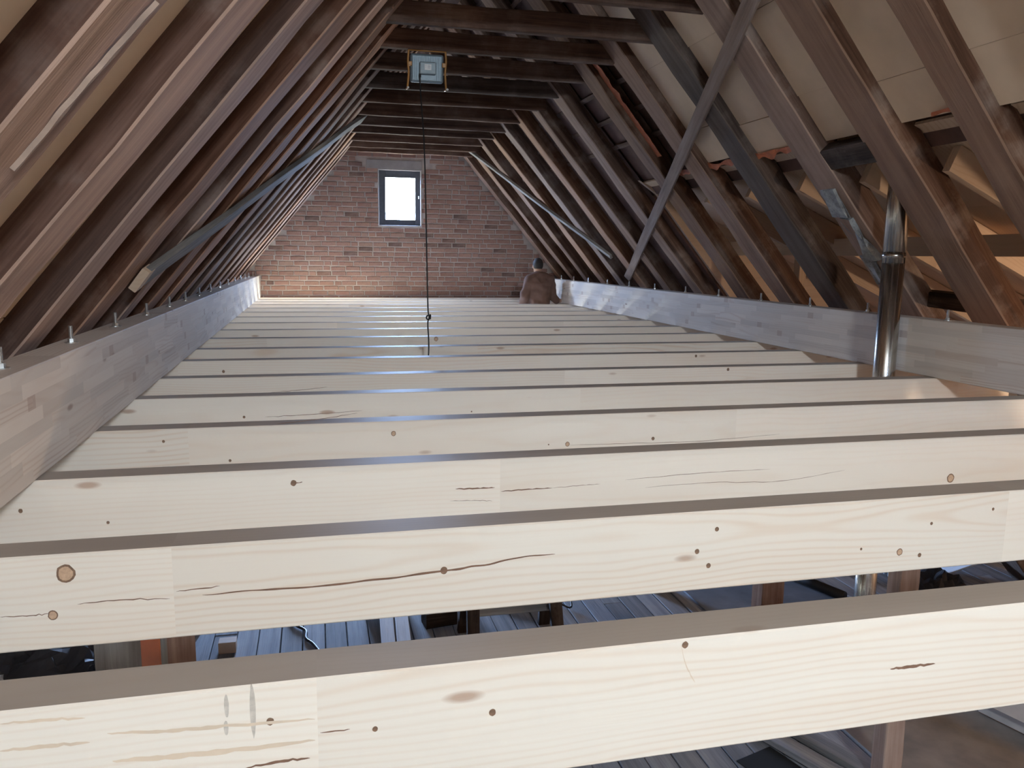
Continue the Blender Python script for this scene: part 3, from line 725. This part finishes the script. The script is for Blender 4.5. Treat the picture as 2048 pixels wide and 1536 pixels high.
for i, (xa, xb, nm) in enumerate(((3.55, 4.05, 'long grey plank lying loose nearest the open floor hole'), (3.85, 4.3, 'long grey plank lying loose nearest the pinkish post'))):
    o = timber('plank', V(xa - .1, 6.3, -FZ + .05), V(xb + .1, 4.6, -FZ + .05), ZU, .17 * S, .045, M_BOARD, None, 5, .006); tag(o, nm, 'plank', 'loose planks beside the flue')
o = slab('floor_hole_dark', 3.35, 3.75, 5.0, 5.55, -FZ + .002, .006, plain('black gap', (.008, .008, .008), .95), 'black patch painted as the dark gap in the old floor boards', 'gap', .3)  # flat black slab on the boards, painted as the darkness of a hole
o = tube('pipe', [V(5.75, 9.0, -FZ + .1), V(6.1, 8.0, -FZ + .1)], .045, M_BLACK, None, 14); tag(o, 'black plastic pipe lying on the dark sheet', 'pipe')
o = timber('batten', V(5.92, 9.0, -FZ + .03), V(6.27, 8.0, -FZ + .03), ZU, .03, .03, M_WHITEP, None, 2); tag(o, 'thin white batten lying beside the black plastic pipe', 'batten')
# cardboard box
bx = empty('cardboard_box', V(6.15, 5.35, -FZ), 'open white cardboard box with a brown inside standing on the dusty sheet', 'box')
M_CARDW = plain('white printed cardboard', (.50, .46, .42), .8, vary=.15, scale=6); M_CARDB = plain('brown cardboard inside', (.22, .10, .055), .9, vary=.15)
TB = Matrix.Translation(V(6.2, 5.3, -FZ) + Vector((0, 0, .03))) @ Matrix.Rotation(.28, 4, 'Z')
def bpart(nm, sx_, sy_, sz_, x, y, z, m, rot=None): return bm_obj(nm, box_bm(sx_, sy_, sz_, .001, 1), m, bx, TB @ Matrix.Translation((x, y, z)) @ (rot or Matrix()))
bpart('base', .46, .62, .006, 0, 0, .003, M_CARDB)
for s_ in (-1, 1):
    bpart('side_panel', .006, .62, .24, s_ * .23, 0, .125, M_CARDW); bpart('inner_lining', .003, .61, .235, s_ * .225, 0, .125, M_CARDB)
    bpart('end_panel', .46, .006, .24, 0, s_ * .31, .125, M_CARDW); bpart('inner_lining', .45, .003, .235, 0, s_ * .305, .125, M_CARDB)
bpart('flap', .16, .6, .004, -.29, 0, .20, M_CARDW, Matrix.Rotation(-.9, 4, 'Y')); bpart('label', .002, .12, .10, -.2345, -.1, .13, M_LBODY)
# crumpled sheets and a bag at the left, torn plastic at the right
def crumple(name, x, y, z, sx_, sy_, h, mat, label, cat, sd, n=16):
    vs, fs = [], []
    for i in range(n + 1):
        for j in range(n + 1):
            u, v = i / n - .5, j / n - .5
            q = noise.noise((u * 4 + sd, v * 4, sd)); q2 = noise.noise((u * 11 + sd, v * 11, 3))
            e = max(0, 1 - (2 * max(abs(u), abs(v))) ** 3)
            vs.append(V(x, y, z) + Vector((u * sx_ + .05 * q2, v * sy_ + .05 * q, .012 + h * e * (.55 + .8 * q + .35 * q2) + .004)))
    for i in range(n):
        for j in range(n): a = i * (n + 1) + j; fs.append((a, a + n + 1, a + n + 2, a + 1))
    o = mesh_obj(name, vs, fs, mat); o.modifiers.new('t', 'SOLIDIFY').thickness = .004
    return tag(o, label, cat)
crumple('tarpaulin', -2.75, 8.5, -FZ, .95, .9, .28, plain('dark grey tarpaulin', (.05, .052, .062), .55, vary=.3, scale=5), 'dark grey tarpaulin heaped on the floor at the far left', 'tarpaulin', 2)
crumple('bag', -2.08, 7.85, -FZ, .16, .22, .32, plain('navy cloth', (.015, .02, .035), .8), 'dark navy bag standing beside the grey tarpaulin', 'bag', 8)
crumple('paper', -2.95, 7.8, -FZ, .1, .12, .16, plain('white paper', (.7, .7, .7), .8), 'white paper scrap sticking up before the tarpaulin', 'paper', 5)
crumple('plastic_sheet', 7.55, 8.35, -FZ, .55, .6, .2, plain('black plastic film', (.02, .022, .028), .35), 'crumpled black plastic film on the floor below the right rafters', 'plastic', 4)
o = timber('board', V(8.0, 8.75, -FZ + .02), V(8.5, 8.35, -FZ + .42), Vector((0, -.5, 1)), .4 * S, .02, M_WHITEP, None, 4); tag(o, 'broken whitish board leaning below the right rafters', 'board')
for x_, nm in ((7.35, 'thin bluish stud beside the pinkish post'), (7.72, 'thin bluish stud by the black plastic film')):
    o = timber('stud', V(x_, 8.4, -FZ), V(x_, 8.4, -2.4), Vector((0, 1, 0)), .09 * S, .06, M_WHITEP, None, 3); tag(o, nm, 'stud')

# ------------------------------------------------------------------ man at the far end
def skin_bm(nodes, edges, levels=2):
    """tapered limbs along a skeleton {name: (co, radius)}; weld() then fuses them into one skin"""
    bm = bmesh.new()
    rad = lambda n: nodes[n][1] if isinstance(nodes[n][1], tuple) else (nodes[n][1],) * 2
    for n in nodes:
        r = rad(n); add_ball(bm, nodes[n][0], (r[0], r[1], min(r)), 16)
    for a, b in edges:
        pa, pb = Vector(nodes[a][0]), Vector(nodes[b][0]); ra, rb_ = rad(a), rad(b); t = (pb - pa).normalized()
        u = Vector((1, 0, 0)) if abs(t.x) < .8 else Vector((0, 0, 1)); u = (u - t * u.dot(t)).normalized(); c = t.cross(u); K = 16
        rings = []
        for q in range(7):
            f = q / 6; p = pa.lerp(pb, f); rx = ra[0] + (rb_[0] - ra[0]) * f; ry = ra[1] + (rb_[1] - ra[1]) * f
            rings.append([bm.verts.new(p + u * rx * math.cos(2 * math.pi * k / K) + c * ry * math.sin(2 * math.pi * k / K)) for k in range(K)])
        for r0, r1 in zip(rings[:-1], rings[1:]):
            for k in range(K): bm.faces.new([r0[k], r0[(k + 1) % K], r1[(k + 1) % K], r1[k]])
        bm.faces.new(list(reversed(rings[0]))); bm.faces.new(rings[-1])
    bmesh.ops.recalc_face_normals(bm, faces=bm.faces[:]); return bm
def weld(o, vox, ripple=0):
    """fuse everything in O into one continuous skin"""
    rm = o.modifiers.new('r', 'REMESH'); rm.mode = 'VOXEL'; rm.voxel_size = vox; rm.use_smooth_shade = True
    dg = bpy.context.evaluated_depsgraph_get(); dg.update()
    me = D.meshes.new_from_object(o.evaluated_get(dg)); o.modifiers.clear(); o.data = me
    bm = bmesh.new(); bm.from_mesh(me); seen = set(); parts = []
    for v in bm.verts:
        if v in seen: continue
        st = [v]; seen.add(v); isl = []
        while st:
            q = st.pop(); isl.append(q)
            for e in q.link_edges:
                t = e.other_vert(q)
                if t not in seen: seen.add(t); st.append(t)
        parts.append(isl)
    parts.sort(key=len)
    bmesh.ops.delete(bm, geom=[v for p in parts[:-1] for v in p], context='VERTS')
    for _ in range(3): bmesh.ops.smooth_vert(bm, verts=bm.verts, factor=.5, use_axis_x=True, use_axis_y=True, use_axis_z=True)
    if ripple:
        bm.normal_update()
        for v in bm.verts: v.co += v.normal * ripple * 2 * noise.noise((v.co.x * 9, v.co.y * 9, v.co.z * 13))
    for f in bm.faces: f.smooth = True
    bm.to_mesh(me); bm.free()
def add_ball(bm, c, r, seg=20):
    g = bmesh.ops.create_uvsphere(bm, u_segments=seg, v_segments=seg // 2, radius=1)
    for v in g['verts']: v.co = Vector((v.co.x * r[0], v.co.y * r[1], v.co.z * r[2])) + Vector(c)
def merge(bm, b2):
    me = D.meshes.new('t'); b2.to_mesh(me); b2.free(); bm.from_mesh(me); D.meshes.remove(me)
PLAT = -2.37
man = empty('person', V(4.70, 16.92, PLAT), 'dark haired person in brown jacket seen from behind among the far joists', 'person')
MT = Matrix.Translation(V(4.70, 16.92, PLAT)) @ Matrix.Rotation(math.radians(4), 4, 'Z')
M_SKIN = plain('skin', (.40, .23, .16), .55, vary=.08); M_HAIR = plain('dark short hair', (.018, .013, .011), .7, vary=.3, scale=80)
M_JACK = plain('brown jacket cloth', (.155, .085, .062), .85, vary=.22, scale=6, bump=.4); M_TROU = plain('dark work trousers', (.05, .05, .055), .85); M_SHOE = plain('black work shoes', (.02, .02, .02), .6)
J = {  # faces +y (away from the camera); x to the right
 'pelvis': ((0, 0, .95), (.15, .11)), 'waist': ((0, -.01, 1.10), (.15, .105)), 'chest': ((-.005, -.01, 1.28), (.175, .12)), 'neckb': ((.0, .0, 1.43), (.085, .08)), 'neck': ((-.01, .02, 1.50), .055), 'head': ((-.02, .035, 1.60), .06),
 'shl': ((-.175, .0, 1.39), .062), 'ell': ((-.265, -.02, 1.13), .048), 'wrl': ((-.235, .12, .95), .034), 'hal': ((-.23, .17, .90), (.038, .022)),
 'shr': ((.175, .0, 1.39), .062), 'elr': ((.235, .03, 1.13), .048), 'wrr': ((.30, .015, 1.075), .034), 'har': ((.37, .0, 1.055), (.038, .022)),
 'hil': ((-.10, 0, .88), .09), 'knl': ((-.12, .03, .49), .06), 'anl': ((-.12, 0, .09), .045), 'tol': ((-.14, .16, .045), .04),
 'hir': ((.10, 0, .88), .09), 'knr': ((.12, .03, .49), .06), 'anr': ((.12, 0, .09), .045), 'tor': ((.14, .16, .045), .04)}
EDG = [('pelvis', 'waist'), ('waist', 'chest'), ('chest', 'neckb'), ('neckb', 'neck'), ('neck', 'head'), ('chest', 'shl'), ('neckb', 'shl'), ('shl', 'ell'), ('ell', 'wrl'), ('wrl', 'hal'), ('chest', 'shr'), ('neckb', 'shr'), ('shr', 'elr'), ('elr', 'wrr'), ('wrr', 'har'),
 ('pelvis', 'hil'), ('hil', 'knl'), ('knl', 'anl'), ('anl', 'tol'), ('pelvis', 'hir'), ('hir', 'knr'), ('knr', 'anr'), ('anr', 'tor')]
bd = skin_bm(J, EDG)
HC = Vector((-.025, .04, 1.625))
add_ball(bd, HC, (.076, .096, .118), 28)                        # skull
add_ball(bd, HC + Vector((0, .05, -.075)), (.05, .05, .045))    # jaw
add_ball(bd, HC + Vector((0, .10, -.02)), (.014, .022, .026), 12)   # nose
for s_ in (-1, 1):
    add_ball(bd, HC + Vector((s_ * .078, .0, -.015)), (.012, .022, .033), 12)   # ears
    add_ball(bd, HC + Vector((s_ * .031, .086, .012)), (.016, .012, .011), 12)  # eyelids
add_ball(bd, HC + Vector((0, .093, -.062)), (.024, .010, .010), 12)  # lips
def fingers(h, fwd, side, dn):
    h, fwd, side, dn = Vector(h), Vector(fwd).normalized(), Vector(side).normalized(), Vector(dn).normalized()
    for i, L in enumerate((.070, .080, .074, .058)):
        a = h + fwd * .01 + side * (.028 - .019 * i); n = {'a': (a, .010), 'b': (a + fwd * (.035 + L * .4), .0095), 'c': (a + fwd * (.035 + L * .75) + dn * .012, .0085), 'd': (a + fwd * (.035 + L * .95) + dn * .030, .0075)}
        merge(bd, skin_bm(n, [('a', 'b'), ('b', 'c'), ('c', 'd')], 1))
    a = h - fwd * .02 + side * .02
    merge(bd, skin_bm({'a': (a, .012), 'b': (a + side * .035 + fwd * .03, .011), 'c': (a + side * .042 + fwd * .062 + dn * .008, .009)}, [('a', 'b'), ('b', 'c')], 1))
fingers(J['har'][0], (1, -.05, -.12), (.1, 1, 0), (0, 0, -1))
fingers(J['hal'][0], (.1, .5, -.75), (1, 0, .1), (.2, .6, .3))
body = bm_obj('body', bd, M_SKIN, man, MT, True)
weld(body, .007)
def garment(name, keys, scale, add, mat, vox, extra=None, folds=.006):
    nn = {q: (J[q][0], tuple(r * scale + add for r in (J[q][1] if isinstance(J[q][1], tuple) else (J[q][1],) * 2))) for q in keys}
    if extra: nn.update(extra)
    ed = [e for e in EDG if e[0] in nn and e[1] in nn]
    bm = skin_bm(nn, ed)
    o = bm_obj(name, bm, mat, man, MT, True)
    weld(o, vox, folds)
    return o
garment('jacket', ['pelvis', 'waist', 'chest', 'neckb', 'shl', 'ell', 'wrl', 'shr', 'elr', 'wrr'], 1.0, .028, M_JACK, .011, {'pelvis': ((0, 0, .90), (.185, .15))}, .01)
garment('trousers', ['pelvis', 'hil', 'knl', 'anl', 'hir', 'knr', 'anr'], 1.0, .02, M_TROU, .012)
for s_ in (-1, 1):
    bm = skin_bm({'a': ((s_ * .12, -.04, .05), .05), 'b': ((s_ * .13, .08, .05), .048), 'c': ((s_ * .142, .19, .042), .04)}, [('a', 'b'), ('b', 'c')]); weld(bm_obj('shoe', bm, M_SHOE, man, MT, True), .008)
hb = bmesh.new(); add_ball(hb, HC + Vector((0, -.012, .018)), (.084, .097, .108), 28)
bmesh.ops.delete(hb, geom=[v for v in hb.verts if (v.co - HC).y > .055 - .4 * max(0, (v.co - HC).z - .05) * -1 or (v.co - HC).z < -.06], context='VERTS')
bm_obj('hair', hb, M_HAIR, man, MT, True)
# scaffold he stands on (below the joists)
sf = empty('scaffold', V(4.7, 16.95, -FZ), 'low plank scaffold under the far joists', 'scaffold')
for i in range(3): timber('plank', V(3.9, 16.62 + .32 * i, PLAT - .035), V(5.5, 16.62 + .32 * i, PLAT - .035), ZU, .3 * S, .045, M_PALE, sf, 3)
for xq in (4.05, 5.35):
    timber('bearer', V(xq, 16.45, PLAT - .115), V(xq, 17.4, PLAT - .115), ZU, .09 * S, .1 * S, M_PALE, sf, 2)
    for yq in (16.5, 17.35): timber('leg', V(xq, yq, -FZ), V(xq, yq, PLAT - .165), Vector((0, 1, 0)), .1 * S, .1 * S, M_PALE, sf, 2)

# ------------------------------------------------------------------ knots, cracks and marks on the nearer joists
def disc(name, jo, x, z, y, rx, rz, mat, th=.0004, n=14):
    bm = bmesh.new(); bmesh.ops.create_circle(bm, cap_ends=True, segments=n, radius=1)
    bmesh.ops.rotate(bm, matrix=Matrix.Rotation(math.pi / 2, 3, 'X'), verts=bm.verts)
    for v in bm.verts:
        q = 1 + .12 * noise.noise((v.co.x * 2 + x * 9, v.co.z * 2, 4)); v.co = Vector((v.co.x * rx * q, 0, v.co.z * rz * q))
    return bm_obj(name, bm, mat, jo, Matrix.Translation(V(x, y, z) + Vector((0, -th, 0))))
def knot(ji, x, z, r=.013, ring=False):
    y = JY[ji]
    r *= .85; k_ = disc('knot', joists[ji], x, z, y, r, r * 1.1, M_KNOT)
    if ring: disc('knot_heart', k_, x, z, y, r * .76, r * .84, M_KNOTH, .0008)
def crack(ji, pts, w0=.0016):
    y = JY[ji]; vs, fs = [], []
    P = spline([V(px, y, pz) for px, pz in pts], 8)
    for i, p in enumerate(P):
        t = i / (len(P) - 1); h = w0 * (math.sin(math.pi * min(1, max(0, t))) ** .5 * .9 + .15) * (.8 + .5 * noise.noise((t * 20, ji, 1)))
        jz = .003 * noise.noise((t * 14, ji, 7))
        vs += [p + Vector((0, -.0005, -h + jz)), p + Vector((0, -.0005, h + jz))]
    for i in range(len(P) - 1): a = 2 * i; fs.append((a, a + 2, a + 3, a + 1))
    return mesh_obj('drying_crack', vs, fs, M_CRACK, joists[ji])
knot(1, -0.836, -1.068, 0.026, True)
knot(1, -0.884, -1.211, 0.014, True)
knot(1, 0.439, -1.162, 0.012, False)
knot(1, 1.549, -1.078, 0.008, False)
knot(1, 1.466, -1.166, 0.009, False)
knot(1, 1.52, -1.23, 0.009, False)
knot(1, 2.422, -1.241, 0.013, True)
knot(1, 2.525, -1.263, 0.008, False)
knot(1, 2.571, -1.123, 0.006, False)
knot(1, 2.886, -1.078, 0.006, False)
knot(1, 2.229, -1.213, 0.005, False)
knot(2, 3.554, -1.241, 0.022, True)
knot(2, -0.934, -1.209, 0.006, False)
knot(2, -1.282, -1.133, 0.008, False)
knot(2, -0.124, -1.07, 0.012, False)
knot(3, 0.438, -1.076, 0.013, True)
knot(3, 1.546, -1.189, 0.013, True)
knot(3, 2.135, -1.177, 0.01, False)
knot(3, -0.865, -1.071, 0.007, False)
knot(3, -0.51, -1.2, 0.007, False)
knot(3, 1.42, -1.187, 0.004, False)
knot(3, 0.919, -0.956, 0.004, False)
knot(4, 1.554, -1.217, 0.014, True)
knot(4, 1.897, -1.288, 0.009, False)
knot(4, 3.581, -1.413, 0.012, True)
knot(4, 5.335, -1.329, 0.013, True)
knot(4, 4.481, -1.392, 0.006, False)
knot(4, -0.133, -1.206, 0.004, False)
knot(4, -0.513, -1.146, 0.008, False)
knot(5, 1.629, -1.307, 0.01, False)
knot(5, 1.28, -1.327, 0.006, False)
knot(5, 3.733, -1.025, 0.012, False)
knot(5, -0.739, -0.951, 0.01, False)
knot(6, 1.14, -0.82, 0.018, True)
knot(6, 3.939, -1.034, 0.012, False)
knot(0, 0.932, -1.016, 0.008, False)
knot(0, 0.115, -1.149, 0.006, False)
knot(0, -0.13, -1.097, 0.008, False)
knot(0, 0.409, -1.143, 0.008, False)
crack(1, [(-0.41, -1.182), (-0.218, -1.181), (-0.011, -1.184), (0.203, -1.176), (0.443, -1.163), (0.576, -1.154), (0.731, -1.134), (0.87, -1.131)], 0.0035)
crack(1, [(-0.807, -1.179), (-0.675, -1.176), (-0.516, -1.186)], 0.0016)
crack(1, [(-0.495, -1.162), (-0.351, -1.154)], 0.0018)
crack(1, [(-1.042, -1.202), (-0.953, -1.206), (-0.892, -1.204)], 0.0014)
crack(0, [(1.578, -1.159), (1.645, -1.159), (1.73, -1.159)], 0.004)
crack(0, [(-0.191, -1.209), (-0.111, -1.203), (-0.041, -1.204)], 0.003)
crack(0, [(-0.016, -1.141), (0.055, -1.141)], 0.0015)
crack(2, [(0.647, -1.142), (0.745, -1.145), (0.847, -1.146)], 0.003)
crack(2, [(0.878, -1.168), (1.003, -1.165), (1.147, -1.165)], 0.0025)
crack(2, [(1.147, -1.165), (1.294, -1.16), (1.403, -1.158)], 0.001)
crack(2, [(0.835, -1.215), (0.759, -1.208), (0.62, -1.202)], 0.001)
crack(2, [(-0.129, -1.072), (-0.083, -1.067)], 0.002)
crack(3, [(1.553, -1.196), (1.94, -1.202), (2.474, -1.208), (3.071, -1.183)], 0.0012)
crack(4, [(3.585, -1.405), (4.388, -1.397), (4.983, -1.388), (5.42, -1.395)], 0.0018)
crack(4, [(3.199, -1.407), (3.539, -1.412)], 0.0012)
crack(3, [(-0.252, -0.992), (0.005, -0.971), (0.225, -0.942)], 0.0015)
crack(4, [(-0.372, -1.15), (-0.062, -1.143), (0.309, -1.126)], 0.0016)
crack(5, [(-0.385, -1.132), (-0.147, -1.118), (0.075, -1.098)], 0.0016)
crack(5, [(5.502, -1.256), (5.804, -1.269), (6.706, -1.283)], 0.0012)
crack(2, [(1.539, -1.144), (1.964, -1.129), (2.379, -1.128)], 0.001)
crack(2, [(1.653, -1.191), (2.025, -1.184), (2.445, -1.199), (2.847, -1.157)], 0.001)

for x, z, w_, h_ in ((-.226, -1.045, .004, .022), (-.229, -1.10, .004, .014), (-.168, -1.065, .005, .05)):
    disc('smudge', joists[0], x, z, JY[0], w_, h_, M_STAIN)
STREAKS = [([(-0.483, -1.079), (-0.362, -1.09), (-0.231, -1.095), (-0.027, -1.104)], 0.004), ([(-0.476, -1.149), (-0.365, -1.155), (-0.212, -1.159), (-0.028, -1.159)], 0.006), ([(-0.701, -1.092), (-0.611, -1.093), (-0.52, -1.096)], 0.004), ([(-0.696, -1.028), (-0.607, -1.03), (-0.526, -1.036)], 0.003), ([(0.92, -1.015), (0.937, -1.074), (0.966, -1.128)], 0.003)]
M_STREAK = plain('brown grain streak', (.70, .56, .42), .6, vary=.1, scale=12)
for pts_, w_ in STREAKS:
    o = crack(0, pts_, w_); o.name = 'grain_streak'; o.data.materials[0] = M_STREAK
# ragged orange edge where the fibre sheets stop on the right slope
vs, fs = [], []
for i in range(31):
    t = i / 30; zz = 2.42 - 1.2 * t
    for q_ in (0, 1): vs.append(V3(rp_(zz, .085), 9.93 + (.05 + .12 * noise.noise((t * 9, 2, 3)) if q_ else -.10 + .05 * noise.noise((t * 14, 5, 1)))))
    if i: a = 2 * i - 2; fs.append((a, a + 2, a + 3, a + 1))
o = mesh_obj('torn_membrane', vs, fs, M_ORANGE, ceiling); o.modifiers.new('t', 'SOLIDIFY').thickness = .004
